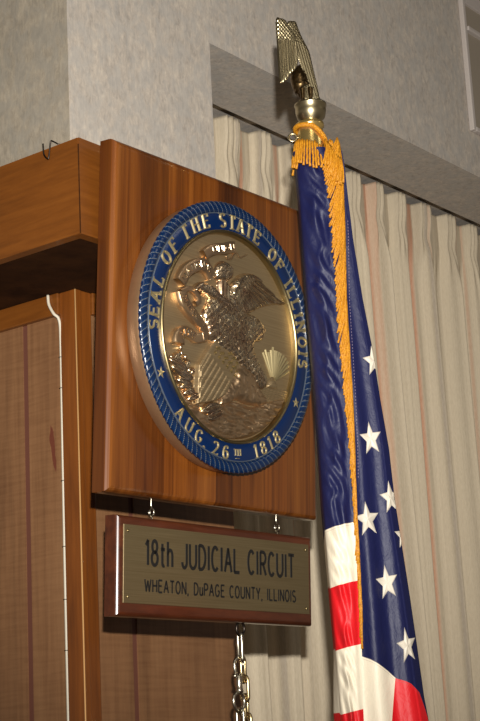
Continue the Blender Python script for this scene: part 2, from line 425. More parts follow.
# ------------------------------------------------------------------ stroke lettering
def arc(cx, cy, rx, ry, a0, a1, n=14): return [(cx+rx*math.cos(math.radians(a0+(a1-a0)*i/n)), cy+ry*math.sin(math.radians(a0+(a1-a0)*i/n))) for i in range(n+1)]
W = .62
GL = {   # width, strokes in a box 0..w x 0..1
 'A': (.66, [[(0, 0), (.33, 1)], [(.33, 1), (.66, 0)], [(.12, .36), (.54, .36)]]),
 'C': (.62, [arc(.32, .5, .32, .5, 48, 312, 20)]),
 'D': (.6, [[(0, 0), (0, 1)], [(0, 1)]+arc(.22, .5, .38, .5, 90, -90, 16)+[(0, 0)]]),
 'E': (.52, [[(0, 0), (0, 1)], [(0, 1), (.52, 1)], [(0, .53), (.42, .53)], [(0, 0), (.52, 0)]]),
 'F': (.5, [[(0, 0), (0, 1)], [(0, 1), (.5, 1)], [(0, .52), (.4, .52)]]),
 'G': (.66, [arc(.33, .5, .33, .5, 48, 340, 20)+[(.64, .45)], [(.42, .45), (.66, .45)]]),
 'H': (.6, [[(0, 0), (0, 1)], [(.6, 0), (.6, 1)], [(0, .52), (.6, .52)]]),
 'I': (.06, [[(.03, 0), (.03, 1)]]),
 'J': (.42, [[(.42, 1), (.42, .25)]+arc(.21, .22, .21, .22, 0, -180, 10)]),
 'L': (.5, [[(0, 0), (0, 1)], [(0, 0), (.5, 0)]]),
 'N': (.6, [[(0, 0), (0, 1)], [(0, 1), (.6, 0)], [(.6, 0), (.6, 1)]]),
 'O': (.66, [arc(.33, .5, .33, .5, 0, 360, 28)]),
 'P': (.54, [[(0, 0), (0, 1)], [(0, 1)]+arc(.28, .74, .26, .26, 90, -90, 12)+[(0, .48)]]),
 'R': (.56, [[(0, 0), (0, 1)], [(0, 1)]+arc(.28, .74, .26, .26, 90, -90, 12)+[(0, .48)], [(.26, .48), (.56, 0)]]),
 'S': (.54, [arc(.27, .75, .25, .25, 35, 270, 12)+arc(.27, .25, .27, .25, 90, -145, 12)]),
 'T': (.58, [[(.29, 0), (.29, 1)], [(0, 1), (.58, 1)]]),
 'U': (.6, [[(0, 1), (0, .3)]+arc(.3, .3, .3, .3, 180, 360, 14)+[(.6, 1)]]),
 'V': (.62, [[(0, 1), (.31, 0)], [(.31, 0), (.62, 1)]]),
 'W': (.9, [[(0, 1), (.22, 0)], [(.22, 0), (.45, .9)], [(.45, .9), (.68, 0)], [(.68, 0), (.9, 1)]]),
 'Y': (.6, [[(0, 1), (.3, .48)], [(.6, 1), (.3, .48)], [(.3, .48), (.3, 0)]]),
 '1': (.24, [[(.02, .80), (.2, 1)], [(.2, 1), (.2, 0)]]),
 '2': (.52, [arc(.26, .73, .26, .27, 160, -30, 12)+[(0, 0)], [(0, 0), (.52, 0)]]),
 '6': (.54, [[(.46, .93)]+arc(.34, .42, .34, .56, 80, 180, 10)+arc(.27, .3, .27, .3, 180, 540, 24)]),
 '8': (.54, [arc(.27, .76, .22, .24, 0, 360, 22), arc(.27, .27, .27, .27, 0, 360, 22)]),
 't': (.34, [[(.13, .9), (.13, .12)]+arc(.25, .12, .12, .12, 180, 300, 6), [(0, .68), (.34, .68)]]),
 'h': (.42, [[(0, 0), (0, 1)], [(0, .45)]+arc(.21, .45, .21, .23, 180, 0, 10)+[(.42, 0)]]),
 'u': (.42, [[(0, .68), (0, .22)]+arc(.21, .22, .21, .22, 180, 360, 10)+[(.42, .68)], [(.42, .3), (.42, 0)]]),
 ',': (.1, [[(.06, .06), (.0, -.16)]]),
 '.': (.1, [[(.05, 0), (.05, .08)]]),
 ' ': (.34, []),
}
def ribbon(mb, pts, wfun, z0, z1, xf, bev=.5):
    P = [Vector((p[0], p[1])) for p in pts]
    closed = len(P) > 3 and (P[0]-P[-1]).length < 1e-5
    if closed: P = P[:-1]
    N = len(P); ids = []; base = len(mb.v)
    for i in range(N):
        if closed: a, b = P[i-1], P[(i+1) % N]
        else: a, b = P[max(i-1, 0)], P[min(i+1, N-1)]
        t = (b-a).normalized(); nn = Vector((-t.y, t.x)); w = wfun(t)/2
        e = Vector((0, 0))
        if not closed and i == 0: e = -t*w*.15
        if not closed and i == N-1: e = t*w*.15
        for s, z in ((1, z0), (bev, z1), (-bev, z1), (-1, z0)):
            q = P[i]+e+nn*w*s; mb.v.append(xf(q.x, q.y, z))
    for i in range(N if closed else N-1):
        j = (i+1) % N
        for k in range(3): mb.f.append((base+i*4+k, base+j*4+k, base+j*4+k+1, base+i*4+k+1))
    if not closed:
        mb.f.append((base, base+1, base+2, base+3)); e = base+(N-1)*4; mb.f.append((e+3, e+2, e+1, e))
def glyph(mb, ch, xf, thick, thin, z0, z1, serif=0., bev=.5):
    w, strokes = GL[ch]
    wf = lambda t: thin+(thick-thin)*abs(t.y)**1.5
    for st in strokes:
        pts = st
        if len(st) == 2:
            a, b = st; k = 3; pts = [(a[0]+(b[0]-a[0])*i/k, a[1]+(b[1]-a[1])*i/k) for i in range(k+1)]
        ribbon(mb, pts, wf, z0, z1, xf, bev)
        if serif:
            for end, nxt in ((st[0], st[1]), (st[-1], st[-2])):
                dy = abs(end[1]-nxt[1]); dx = abs(end[0]-nxt[0])
                if st[0] == st[-1]: continue
                if end[1] in (0, 1) and dy > dx:
                    ribbon(mb, [(end[0]-serif, end[1]), (end[0], end[1]), (end[0]+serif, end[1])], lambda t: thin*.9, z0, z1*.95, xf, bev)
                elif end[0] > w*.5 and dx > dy and abs(end[1]-.5) > .4:
                    s = -1 if end[1] > .5 else 1
                    ribbon(mb, [(end[0], end[1]), (end[0]+.02, end[1]+s*serif*1.2)], lambda t: thin*.9, z0, z1*.95, xf, bev)
def text_width(t, gap): return sum(GL[c][0] for c in t)+gap*(len(t)-1)

# ------------------------------------------------------------------ the seal plaque
LEAN = .0748; KS0 = 1.029; CL, SL = math.cos(LEAN), math.sin(LEAN)
PTL = Vector((1.9121, 1.7304, 2.6025))      # top left corner of the board's front face
YAW, ROL = -.0074, .0044
_x = Vector((math.cos(YAW), math.sin(YAW), 0)); _y = Vector((-math.sin(YAW), math.cos(YAW), 0)); _z = Vector((0, 0, 1))
_u = _z*CL-_y*SL; OUT = -_y*CL-_z*SL
RT = _x*math.cos(ROL)+_u*math.sin(ROL); UP = -_x*math.sin(ROL)+_u*math.cos(ROL)
PW, PH, PT = .5832, .600, .0342
# local frame of the plaque: x right, z up, -y out of the wall
MP = Matrix(((RT.x, -OUT.x, UP.x, PTL.x), (RT.y, -OUT.y, UP.y, PTL.y), (RT.z, -OUT.z, UP.z, PTL.z), (0, 0, 0, 1)))
plaque = empty('wall_plaque'); plaque.matrix_world = MP @ Matrix.Translation((PW/2, PT, -PH))
def to_plaque(o):     # part coordinates: x right, y into the wall, z up from the front face's top left corner
    o.parent = plaque; o.matrix_parent_inverse = (Matrix.Translation((PW/2, PT, -PH))).inverted(); return o
bm = bmesh.new(); e0 = .004
add_box(bm, (.0005, 0, -PH-.008), (PW+.014, PT, .008))
fe = [e for e in bm.edges if all(abs(v.co.y) < 1e-6 for v in e.verts)]
bmesh.ops.bevel(bm, geom=fe, offset=.014, segments=6, profile=.55, affect='EDGES')
board = to_plaque(bm_obj('board', bm, M['plaque'], None))
for p in board.data.polygons: p.use_smooth = len(p.vertices) == 4 and p.area < .02 and False

SCX, SCZ = .2850, -.3010          # centre of the seal on the board
def sl(u, v, k): return Vector((SCX+u, -k, SCZ+v))    # seal coordinates in metres, k = out of the board
def ring_lathe(name, prof, mat, n=160, smooth=True, parent_to=True):
    v = []; f = []
    for r, k in prof:
        for i in range(n):
            a = 2*PI*i/n; v.append(sl(r*math.cos(a), r*math.sin(a), k))
    m = len(prof)
    for j in range(m-1):
        for i in range(n):
            i2 = (i+1) % n; f.append((j*n+i, j*n+i2, (j+1)*n+i2, (j+1)*n+i))
    return to_plaque(new_mesh(name, v, f, mat, None, smooth))
R0, RI = .2502, .1935
drum = ring_lathe('drum_side', [(R0-.006, -.0005), (R0-.004, .003), (R0-.004, .024), (R0-.008, .0325), (R0-.02, .0335)], M['drum'])
ringp = ring_lathe('blue_ring', [(R0-.012, .033), (.229, .0335), (.2275, .0345), (RI+.004, .0345), (RI+.002, .0330)], M['blue'])
ring_lathe('inner_rim', [(RI+.0035, .0335), (RI+.0030, .0372), (RI+.001, .0384), (RI-.0015, .0380), (RI-.0032, .0350), (RI-.0045, .0250)], M['rim'])
ring_lathe('bead_rim', [(.2292, .034), (.2288, .0362), (.2278, .0366), (.2270, .0360), (.2266, .034)], M['rope']).data.attributes.new('ridge', 'FLOAT', 'POINT')
bo = [o for o in plaque.children if o.name.startswith('bead_rim')][0]
bo.data.attributes['ridge'].data.foreach_set('value', np.full(len(bo.data.vertices), .86, dtype=np.float32))
field = ring_lathe('bronze_field', [(RI-.003, .0262), (RI-.012, .0258), (.12, .0268), (.05, .0272), (.0005, .0272)], M['field'])
# rope border
def rope():
    na, nc, lay = 2088, 22, 116
    rm, r0 = .2392, .0094
    V = np.zeros((na, nc, 3)); Rg = np.zeros((na, nc))
    A = np.linspace(0, 2*PI, na, endpoint=False)
    for j in range(nc):
        c = 2*PI*j/nc
        # skewed lay: strands slant across the front of the border
        phase = (A*lay + 3*c)/(2*PI)
        fr = phase-np.floor(phase)
        saw = np.where(fr < .86, fr/.86, (1-fr)/.14)
        rr = r0*(.90+.14*saw)
        V[:, j, 0] = (rm+1.12*rr*np.cos(c))*np.cos(A); V[:, j, 1] = (rm+1.12*rr*np.cos(c))*np.sin(A); V[:, j, 2] = .0325+rr*np.sin(c)*.62
        Rg[:, j] = saw
    verts = [sl(x, y, k) for x, y, k in V.reshape(-1, 3)]
    idx = np.arange(na*nc).reshape(na, nc); i2 = np.roll(idx, -1, 0)
    F = np.stack([idx, i2, np.roll(i2, -1, 1), np.roll(idx, -1, 1)], -1).reshape(-1, 4)
    o = to_plaque(new_mesh('rope_border', verts, F, M['rope'], None, True))
    a = o.data.attributes.new('ridge', 'FLOAT', 'POINT'); a.data.foreach_set('value', Rg.reshape(-1).astype(np.float32))
rope()
# ring lettering
def ring_xf(ang, rmid, h, w, flip):
    a = math.radians(ang); er = (math.cos(a), math.sin(a)); et = (math.sin(a), -math.cos(a)) if not flip else (-math.sin(a), math.cos(a))
    s = 1 if not flip else -1
    def xf(x, y, z):
        du = (x-w/2)*h; dv = (y-.5)*h*s
        return sl(rmid*er[0]+et[0]*du+er[0]*dv, rmid*er[1]+et[1]*du+er[1]*dv, .0343+z)
    return xf
top = [('S', -175.9), ('E', 177.6), ('A', 170.3), ('L', 162), ('O', 149.2), ('F', 140.5), ('T', 128.9), ('H', 120.0), ('E', 111.4), ('S', 98.2), ('T', 90.9), ('A', 84.2), ('T', 77.5), ('E', 70.5), ('O', 56.6), ('F', 48.8), ('I', 38.4), ('L', 33.0), ('L', 26.4), ('I', 20.8), ('N', 14.8), ('O', 6.8), ('I', 0.8), ('S', -4.6)]
bot = [('A', -131.4), ('U', -123.0), ('G', -115.0), ('.', -110.2), ('2', -102.0), ('6', -94.4), ('1', -71.0), ('8', -64.4), ('1', -58.4), ('8', -51.8)]
def ring_word(name, items, h, thick, thin, z1, serif, flip, r=.2145, k=.45):
    mb = MB()
    for ch, a in items: glyph(mb, ch, ring_xf(a, r, h, GL[ch][0], flip), thick, thin, 0, z1, serif, k)
    return to_plaque(mb.build(name, M['gold_letter'], None, False))
i0 = 0
for wl in (4, 2, 3, 5, 2, 8):
    ring_word('word', top[i0:i0+wl], .0252, .24, .125, .0030, .16, False); i0 += wl
ring_word('word', bot[:4], .0232, .20, .12, .0024, .11, True); dn = ring_word('number', bot[4:6], .0232, .20, .12, .0024, .11, True); ring_word('number', bot[6:], .0232, .20, .12, .0024, .11, True)
mb = MB()
for i, ch in enumerate('TH'):
    x = ring_xf(-86.9+i*2.9, .2115, .0110, GL[ch][0], True); glyph(mb, ch, x, .24, .16, 0, .002, .12, .5)
x = ring_xf(-85.5, .2195, .010, .9, True); ribbon(mb, [(0, .2), (.45, .2), (.95, .2)], lambda t: .14, 0, .002, x)
to_plaque(mb.build('raised_suffix', M['gold_letter'], None, False))
def star_data(R, r, h, f):
    v = [f(0, 0, h)]; fa = []
    for i in range(10):
        a = PI/2+i*PI/5; q = R if i % 2 == 0 else r; v.append(f(q*math.cos(a), q*math.sin(a), .0))
    for i in range(10): fa.append((0, 1+i, 1+(i+1) % 10))
    return v, fa
for ang in (-153.4, -26.4):
    a = math.radians(ang); cu, cv = .2155*math.cos(a), .2155*math.sin(a)
    v, f = star_data(.0115, .0045, .003, lambda x, y, z: sl(cu+x, cv+y, .0344+z)); to_plaque(new_mesh('ring_star', v, f, M['gold_letter']))

# ---- relief work on the field: each piece a height-field of its own outline (mm)
S = {
'lump': [(-47,120),(-38,131),(-24,138),(-7,136),(2,126),(2,113),(-10,101),(-28,98),(-45,101)],
'body': [(-57,67),(-71,48),(-80,30),(-74,7),(-61,-18),(-33,-31),(-2,-41),(33,-61),(65,-78),(89,-80),(104,-67),(84,-38),(66,-12),(76,6),(91,15),(101,28),(89,43),(68,52),(44,54),(27,62),(16,78),(-2,90),(-19,71)],
'head': [(-14,42),(-43,54),(-71,61),(-90,66),(-97,76),(-81,86),(-59,85),(-39,76),(-14,65)],
'neck': [(-36,102),(-16,105),(-4,85),(0,56),(-26,51),(-35,73)],
'wing': [(-2,95),(10,111),(31,125),(58,131),(76,129),(94,119),(119,109),(143,100),(162,98),(164,90),(137,85),(112,78),(87,69),(65,58),(50,51),(29,39),(12,49),(-2,73)],
'rock': [(-17,-91),(1,-66),(18,-45),(42,-48),(65,-60),(85,-83),(106,-106),(87,-116),(46,-118),(17,-115),(-12,-127),(-32,-128)],
'ground': [(-143,-118),(-117,-131),(-93,-138),(-57,-135),(-18,-124),(22,-118),(66,-121),(100,-109),(137,-98),(162,-95),(142,-125),(104,-155),(62,-176),(18,-186),(-25,-186),(-64,-177),(-99,-160),(-127,-141)],
'shield': [(-95,-67),(-72,-38),(-47,-10),(-27,-23),(2,-25),(33,-46),(18,-71),(-3,-96),(-20,-113),(-46,-126),(-77,-134),(-99,-139)],
}
def sdf(poly, X, Y):
    P = np.array(poly, float); n = len(P); d2 = np.full(X.shape, 1e9); ins = np.zeros(X.shape, bool)
    for i in range(n):
        a, b = P[i], P[(i+1) % n]; e = b-a
        t = np.clip(((X-a[0])*e[0]+(Y-a[1])*e[1])/(e@e), 0, 1)
        d2 = np.minimum(d2, (X-a[0]-t*e[0])**2+(Y-a[1]-t*e[1])**2)
        c = ((a[1] > Y) != (b[1] > Y)) & (X < (b[0]-a[0])*(Y-a[1])/(b[1]-a[1]+1e-12)+a[0]); ins ^= c
    return np.where(ins, np.sqrt(d2), -np.sqrt(d2))       # positive inside
def rounded(poly, sub=5): return [(p.x, p.y) for p in smooth_path(poly, sub, True)]
_hash = rng.uniform(-1, 1, (64, 64))
def vnoise(X, Y, s):
    x = X/s; y = Y/s; xi = np.floor(x).astype(int); yi = np.floor(y).astype(int); fx = x-xi; fy = y-yi
    fx = fx*fx*(3-2*fx); fy = fy*fy*(3-2*fy); g = lambda a, b: _hash[a % 64, b % 64]
    return (g(xi, yi)*(1-fx)+g(xi+1, yi)*fx)*(1-fy)+(g(xi, yi+1)*(1-fx)+g(xi+1, yi+1)*fx)*fy
def fbm(X, Y, s): return vnoise(X, Y, s)+.5*vnoise(X+91, Y+13, s/2)+.25*vnoise(X+7, Y+57, s/4)
K0 = 27.0     # level of the field, mm out of the board
def relief(name, poly, hfun, mat, step=1.1, parent=None, round_=True, k0=K0):
    if round_: poly = rounded(poly)
    P = np.array(poly); lo = P.min(0)-2*step; hi = P.max(0)+2*step
    gx = np.arange(lo[0], hi[0], step); gy = np.arange(lo[1], hi[1], step)
    X, Y = np.meshgrid(gx, gy, indexing='ij'); D = sdf(poly, X, Y)
    H = np.where(D > -.2*step, hfun(X, Y, np.maximum(D, 0)), -1.5)
    keep = D > -1.5*step
    idx = -np.ones(X.shape, int); idx[keep] = np.arange(keep.sum())
    q = np.stack([idx[:-1, :-1], idx[1:, :-1], idx[1:, 1:], idx[:-1, 1:]], -1).reshape(-1, 4); q = q[(q >= 0).all(1)]
    V = [sl(x/1000, y/1000, (k0+h)/1000) for x, y, h in zip(X[keep], Y[keep], H[keep])]
    o = new_mesh(name, V, q, mat, None, True)
    if parent is None: to_plaque(o)
    else:
        o.parent = parent
    return o
dome = lambda D, w: np.sqrt(np.clip(1-(1-np.minimum(D/w, 1))**2, 0, 1))
def feathers(X, Y, ang, sx, sy, amp):
    X, Y = X+3.2*vnoise(X, Y, 13), Y+3.2*vnoise(X+40, Y+90, 13)
    c, s = math.cos(ang), math.sin(ang); u = (X*c+Y*s)/sx; v = (-X*s+Y*c)/sy
    r = np.floor(u); v = v+.5*(r % 2); fu = u-r; fv = v-np.floor(v)-.5
    return amp*((1-fu)*.9-2.2*fv*fv)*(.75+.35*_hash[r.astype(int) % 64, np.floor(v).astype(int) % 64])
# eagle
eag = relief('eagle', S['body'], lambda X, Y, D: 14*dome(D, 24)+feathers(X, Y, -.9, 11, 9, 3.4)*np.minimum(D/6, 1)+.8*fbm(X, Y, 9), M['bronze'], 1.0)
def wing_h(X, Y, D):
    # flight feathers fan out from the shoulder
    a = np.arctan2(Y-139, X+38); r = np.hypot(X+38, Y-139)
    rid = np.mod(a*12.5, 1)
    prim = 5.0*(1-rid)**.8*np.minimum(rid/.12, 1)
    lead = np.exp(-((D-9)/9)**2)
    up = sstep(106, 84, r)          # covert patch near the shoulder
    h = 8*dome(D, 10)+prim*(1-up)*np.minimum(D/3, 1)+up*(5.5*dome(D, 18)+feathers(X, Y, -.5, 10, 8, 3.0))
    topedge = sdf([(-2, 95), (10, 111), (31, 125), (58, 131), (76, 129), (94, 119), (119, 109), (162, 98), (119, 102), (90, 108), (60, 112), (30, 104), (14, 88)], X, Y)
    return h+4*dome(np.maximum(topedge, 0), 8)-.03*np.maximum(X, 0)
wg = relief('spread_wing', S['wing'], wing_h, M['bronze'], .9); 
lump = relief('folded_wing', S['lump'], lambda X, Y, D: 13*dome(D, 16)+feathers(X, Y, -2.1, 9, 8, 2.6)+.8*fbm(X, Y, 7), M['bronze'], .9)
nk = relief('neck', S['neck'], lambda X, Y, D: 9*dome(D, 10)+1.2*np.cos(X*.6)*np.minimum(D/4, 1), M['bronze'], .9)
hd = relief('head', S['head'], lambda X, Y, D: 15*dome(D, 10)+feathers(X, Y, 2.8, 6, 5, 1.5)*np.minimum(D/4, 1), M['bronze'], .9)
bk = relief('beak', [(-88, 84), (-98, 80), (-107, 72), (-108, 64), (-101, 69), (-90, 68)], lambda X, Y, D: 12+3*dome(D, 5), M['bronze'], .8)
lg = relief('tail', [(50,-28),(66,-30),(84,-42),(104,-66),(96,-82),(80,-84),(58,-66),(38,-50)], lambda X, Y, D: 12*dome(D, 12)+2.2*np.abs(np.sin((X*.75+Y*.5)*.42))+.8*fbm(X, Y, 8), M['bronze'], 1.0)
relief('wing_edge', [(60, 18), (76, 22), (96, 24), (92, 10), (78, 4), (66, 6)], lambda X, Y, D: 9*dome(D, 8)+feathers(X, Y, -.6, 6, 5, 1.8), M['bronze'], .9)
for c in (wg, lump, nk, hd, bk, lg, [o for o in plaque.children if o.name.startswith('wing_edge')][0]):
    c.parent = eag; c.matrix_parent_inverse = Matrix.Identity(4)
# rock and ground
relief('perch_rock', S['rock'], lambda X, Y, D: 14*dome(D, 20)+3.6*fbm(X, Y, 17)*np.minimum(D/5, 1), M['satin'], 1.1)
relief('ground_mound', S['ground'], lambda X, Y, D: 7*dome(D, 14)+(3.4*fbm(X*.6, Y*1.4, 14)+1.6*np.sin(Y*.42+.03*X+1.5*vnoise(X, Y, 22)))*np.minimum(D/5, 1), M['satin'], 1.1)
# shield with stripes
ax = np.array([54., 68.]); ax /= np.linalg.norm(ax); nx = np.array([ax[1], -ax[0]])
def shield_h(X, Y, D):
    w = (X+82)*nx[0]+(Y+126)*nx[1]           # across the stripes
    chief = sdf([(-70, -40), (0, -90), (60, -60), (20, 10), (-40, 0)], X, Y)
    st = np.where(np.mod(w/11.2+.3, 1) < .60, 2.6, 0)*(chief < 0)
    return 9.5*np.minimum(D/2.2, 1)+(st+.8*(chief > 0))*np.minimum(np.maximum(D-3, 0)/2, 1)+np.where(D < 3, .8, 0)*np.minimum(D/2, 1)+ .012*(X+60)*-1
sh = relief('shield', S['shield'], shield_h, M['field'], .8, round_=False)
mb = MB()
for i in range(6):
    for j in range(5):
        u = -52+ i*11.4+ (j % 2)*5.0; v = -33-i*6.8-j*0+ j*8.2 - 6
        q = (u-j*0.0, v)
        if sdf([(-66, -40), (-48, -16), (-27, -27), (2, -29), (28, -48), (14, -72), (-2, -86)], np.array([q[0]]), np.array([q[1]]))[0] > 2.5:
            mb.add(star_data(.0042, .0022, .0042, lambda x, y, z: sl(q[0]/1000+x, q[1]/1000+y, .0375+z)))
so = mb.build('shield_stars', M['rim'], None, False); so.parent = sh; sh_c = so
# scroll: ribbons swept along centre lines
def scroll(pts, half, lift, thick=3.5, curl=2.2):
    P = smooth_path(pts, 7); v = []; f = []; N = len(P)
    sec = [(-1, -3), (-1, .6), (-.85, .95), (-.4, 1), (.4, 1), (.85, .95), (1, .6), (1, -3)]
    for i in range(N):
        t = (P[min(i+1, N-1)]-P[max(i-1, 0)]).normalized(); nn = Vector((-t.y, t.x, 0)); s = i/(N-1)
        l = lift(s) if callable(lift) else lift; hw = half(s) if callable(half) else half
        for a, b in sec:
            q = P[i]+nn*a*hw; v.append(sl(q.x/1000, q.y/1000, (K0+ (l+thick*b*.6 if b > -1 else -1))/1000))
    m = len(sec)
    for i in range(N-1):
        for k in range(m-1): f.append((i*m+k, i*m+k+1, (i+1)*m+k+1, (i+1)*m+k))
    f.append(tuple(range(m))); f.append(tuple((N-1)*m+k for k in range(m-1, -1, -1)))
    return v, f
def scroll_text(mb, txt, pts, half, lift, h=7.2, flip=False):
    P = smooth_path(pts, 10); s = [0]
    for i in range(1, len(P)): s.append(s[-1]+(P[i]-P[i-1]).length)
    gap = .28; tw = text_width(txt, gap); sc = min(h, (s[-1]*.84)/tw); sx = (s[-1]*.84)/tw
    x = (s[-1]-tw*sx)/2
    def at(d):
        d = min(max(d, 0), s[-1]-1e-6); i = max(j for j in range(len(s)) if s[j] <= d); i = min(i, len(P)-2)
        t = (d-s[i])/(s[i+1]-s[i]); p = P[i].lerp(P[i+1], t); a = max(i-2, 0); b = min(i+3, len(P)-1); tt = (P[b]-P[a]).normalized(); return p, tt
    for ch in txt:
        w = GL[ch][0]; x0 = x
        def xf(gx, gy, z):
            p, t = at(x0+gx*sx); nn = Vector((-t.y, t.x, 0)); q = p+nn*(gy-.5)*h
            sfrac = (x0+gx*sx)/s[-1]; l = lift(sfrac) if callable(lift) else lift
            return sl(q.x/1000, q.y/1000, (K0+l+1.4+z)/1000)
        glyph(mb, ch, xf, .22, .16, 0, 1.1, 0, .5); x += (w+gap)*sx
nat = [(-146,72),(-133,94),(-116,107),(-96,115),(-77,113),(-60,100)]
sov = [(-143,57),(-138,40),(-123,27),(-106,17),(-87,8),(-74,-2),(-77,-14),(-94,-18)]
sta = [(-150,-38),(-149,-24),(-135,-14),(-116,-14),(-100,-20),(-86,-16)]
uni = [(-80,136),(-66,147),(-49,154),(-29,159),(-9,166),(6,169)]
scr = empty('scroll'); scr.parent = plaque; scr.matrix_parent_inverse = Matrix.Translation((PW/2, PT, -PH)).inverted()
# first band is the part itself
bpy.data.objects.remove(scr)
mb = MB(); l1 = lambda s: 9+4*math.sin(s*PI); l2 = lambda s: 10-2*s+3*math.sin(s*PI*2); l3 = lambda s: 9+3*math.cos(s*5); l4 = lambda s: 7+3*math.sin(s*PI)
mb.add(scroll(nat, lambda s: 11.5-2*abs(s-.5), l1)); mb.add(scroll(sov, lambda s: 11.5-3.5*s, l2)); mb.add(scroll(sta, lambda s: 12-4*s, l3)); mb.add(scroll(uni, lambda s: 9.5+1.5*s, l4))
mb.add(scroll([(-61,104),(-70,122),(-79,134)], 7, 5)); mb.add(scroll([(-142,56),(-122,66),(-103,63),(-92,50),(-103,42)], 5, 6))
tp = smooth_path([(-15,149),(-9,145),(0,147),(7,156),(16,162),(26,155),(38,160),(47,165)], 6)
mb.add(tube_data([sl(p.x/1000, p.y/1000, .030) for p in tp], [.0022*(1-.6*i/len(tp)) for i in range(len(tp))], 8))
scr = to_plaque(mb.build('scroll', M['satin'], None, True))
for txt, ln, hf, lf, hh in (('NATIONAL', nat, 11, lambda s: l1(s)+1, 10), ('SOVEREIGNTY', sov[:6], 10, lambda s: l2(s*.8)+1, 9.5), ('STATE', sta[1:5], 11, lambda s: l3(.15+s*.6)+1, 10), ('UNION', uni[1:], 10, lambda s: l4(.2+s*.8)+1, 9.5)):
    mb = MB(); scroll_text(mb, txt, ln, hf, lf, hh); so = mb.build('scroll_word', M['bronze'], None, False); so.parent = scr
# rising sun
mb = MB()
for i, (tx, ty) in enumerate([(100,-12),(107,-6),(117,-9),(124,-4),(131,3),(137,-3),(143,-3),(150,-4),(156,-6),(164,-8),(171,-12),(177,-18),(180,-25),(180,-36)]):
    cx, cy = 128, -66; dx, dy = tx-cx, ty-cy; L = math.hypot(dx, dy); ux, uy = dx/L, dy/L; nxx, nyy = -uy, ux
    b0 = 11; w = 3.6 if i in (2, 4) else 2.7
    pts = [(cx+ux*b0+nxx*.8, cy+uy*b0+nyy*.8, 0), (cx+ux*b0-nxx*.8, cy+uy*b0-nyy*.8, 0), (tx-nxx*w, ty-nyy*w, 0), (tx+nxx*w, ty+nyy*w, 0), (cx+ux*b0, cy+uy*b0, 3.), (tx, ty, 2.2)]
    mb.add(([sl(p[0]/1000, p[1]/1000, (K0+p[2])/1000) for p in pts], [(0, 1, 4), (1, 2, 5, 4), (2, 3, 5), (3, 0, 4, 5)]))
to_plaque(mb.build('sun_rays', M['gold_letter'], None, False))
relief('sun', [(115,-76),(116,-68),(121,-62),(128,-60),(135,-62),(140,-68),(141,-76)], lambda X, Y, D: 6*dome(D, 9), M['field'], .8)
relief('sea', [(74,-80),(100,-77),(140,-76),(180,-75),(172,-92),(160,-100),(130,-104),(104,-108),(88,-94)], lambda X, Y, D: 1.6+.9*np.sin(Y*1.5+.06*X), M['field'], .9)
# laurel leaves
lv = [(-171,-67,-119,-83),(-165,-79,-117,-92),(-154,-88,-103,-96),(-140,-113,-103,-104),(-131,-124,-98,-112),(-74,-161,-21,-142),(-84,-149,-26,-131),(-149,-101,-109,-103),(-120,-133,-86,-118),(-160,-72,-140,-50),(-128,-82,-116,-60),(-112,-90,-104,-72)]
br = None
mb = MB(); st = smooth_path([(-164,-61),(-146,-84),(-128,-104),(-110,-124),(-90,-140)], 6)
mb.tube([sl(p.x/1000, p.y/1000, .0300) for p in st], .0028, 8)
br = to_plaque(mb.build('laurel_branch', M['bronze'], None, True))
for x0, y0_, x1, y1_ in lv:
    dx, dy = x1-x0, y1_-y0_; L = math.hypot(dx, dy); ux, uy = dx/L, dy/L; w = L*.17+1.5
    poly = [(x0+ux*L*t+sx*-uy*w*math.sin(PI*t)**.8, y0_+uy*L*t+sx*ux*w*math.sin(PI*t)**.8) for sx, ts in ((1, np.linspace(0, 1, 9)), (-1, np.linspace(.9, .1, 8))) for t in ts]
    o = relief('leaf', poly, lambda X, Y, D: 4+7*dome(D, 6)-2.5*np.exp(-(((X-x0)*-uy+(Y-y0_)*ux)/1.6)**2)+.02*((X-x0)*ux+(Y-y0_)*uy), M['bronze'], .9, br, False)
for bx, by in [(-140,-43),(-138,-53),(-143,-62),(-122,-68),(-117,-80),(-127,-58),(-134,-70)]:
    o = relief('berry', [(bx+4.6*math.cos(a), by+5.2*math.sin(a)) for a in np.linspace(0, 2*PI, 10, endpoint=False)], lambda X, Y, D: 3+6*dome(D, 4.5), M['bronze'], .8, br, False)

# small screw hooks under the plaque
def hook_part(name, x, zt, parent_fn, mat, yy=.022):
    p = [(x, yy, zt+.002), (x, yy, zt-.012), (x+.002, yy, zt-.016), (x+.006, yy-.001, zt-.020), (x+.006, yy-.001, zt-.027), (x, yy-.001, zt-.0315), (x-.006, yy-.001, zt-.027), (x-.0055, yy-.001, zt-.022)]
    MBo = MB().tube(smooth_path(p, 5), .0015, 8).tube([(x, yy, zt+.001), (x, yy, zt-.0015)], .0042, 12)
    return parent_fn(MBo.build(name, mat, None, True))
hx = [2.0475-PTL.x, 2.3880-PTL.x]
for x, yy in zip(hx, (.022, .011)): hook_part('screw_hook', x, -PH-.0065, to_plaque, M['steel'], yy)
tag(plaque, 'square stained wooden wall plaque carrying a large round blue and bronze state seal', 'plaque')

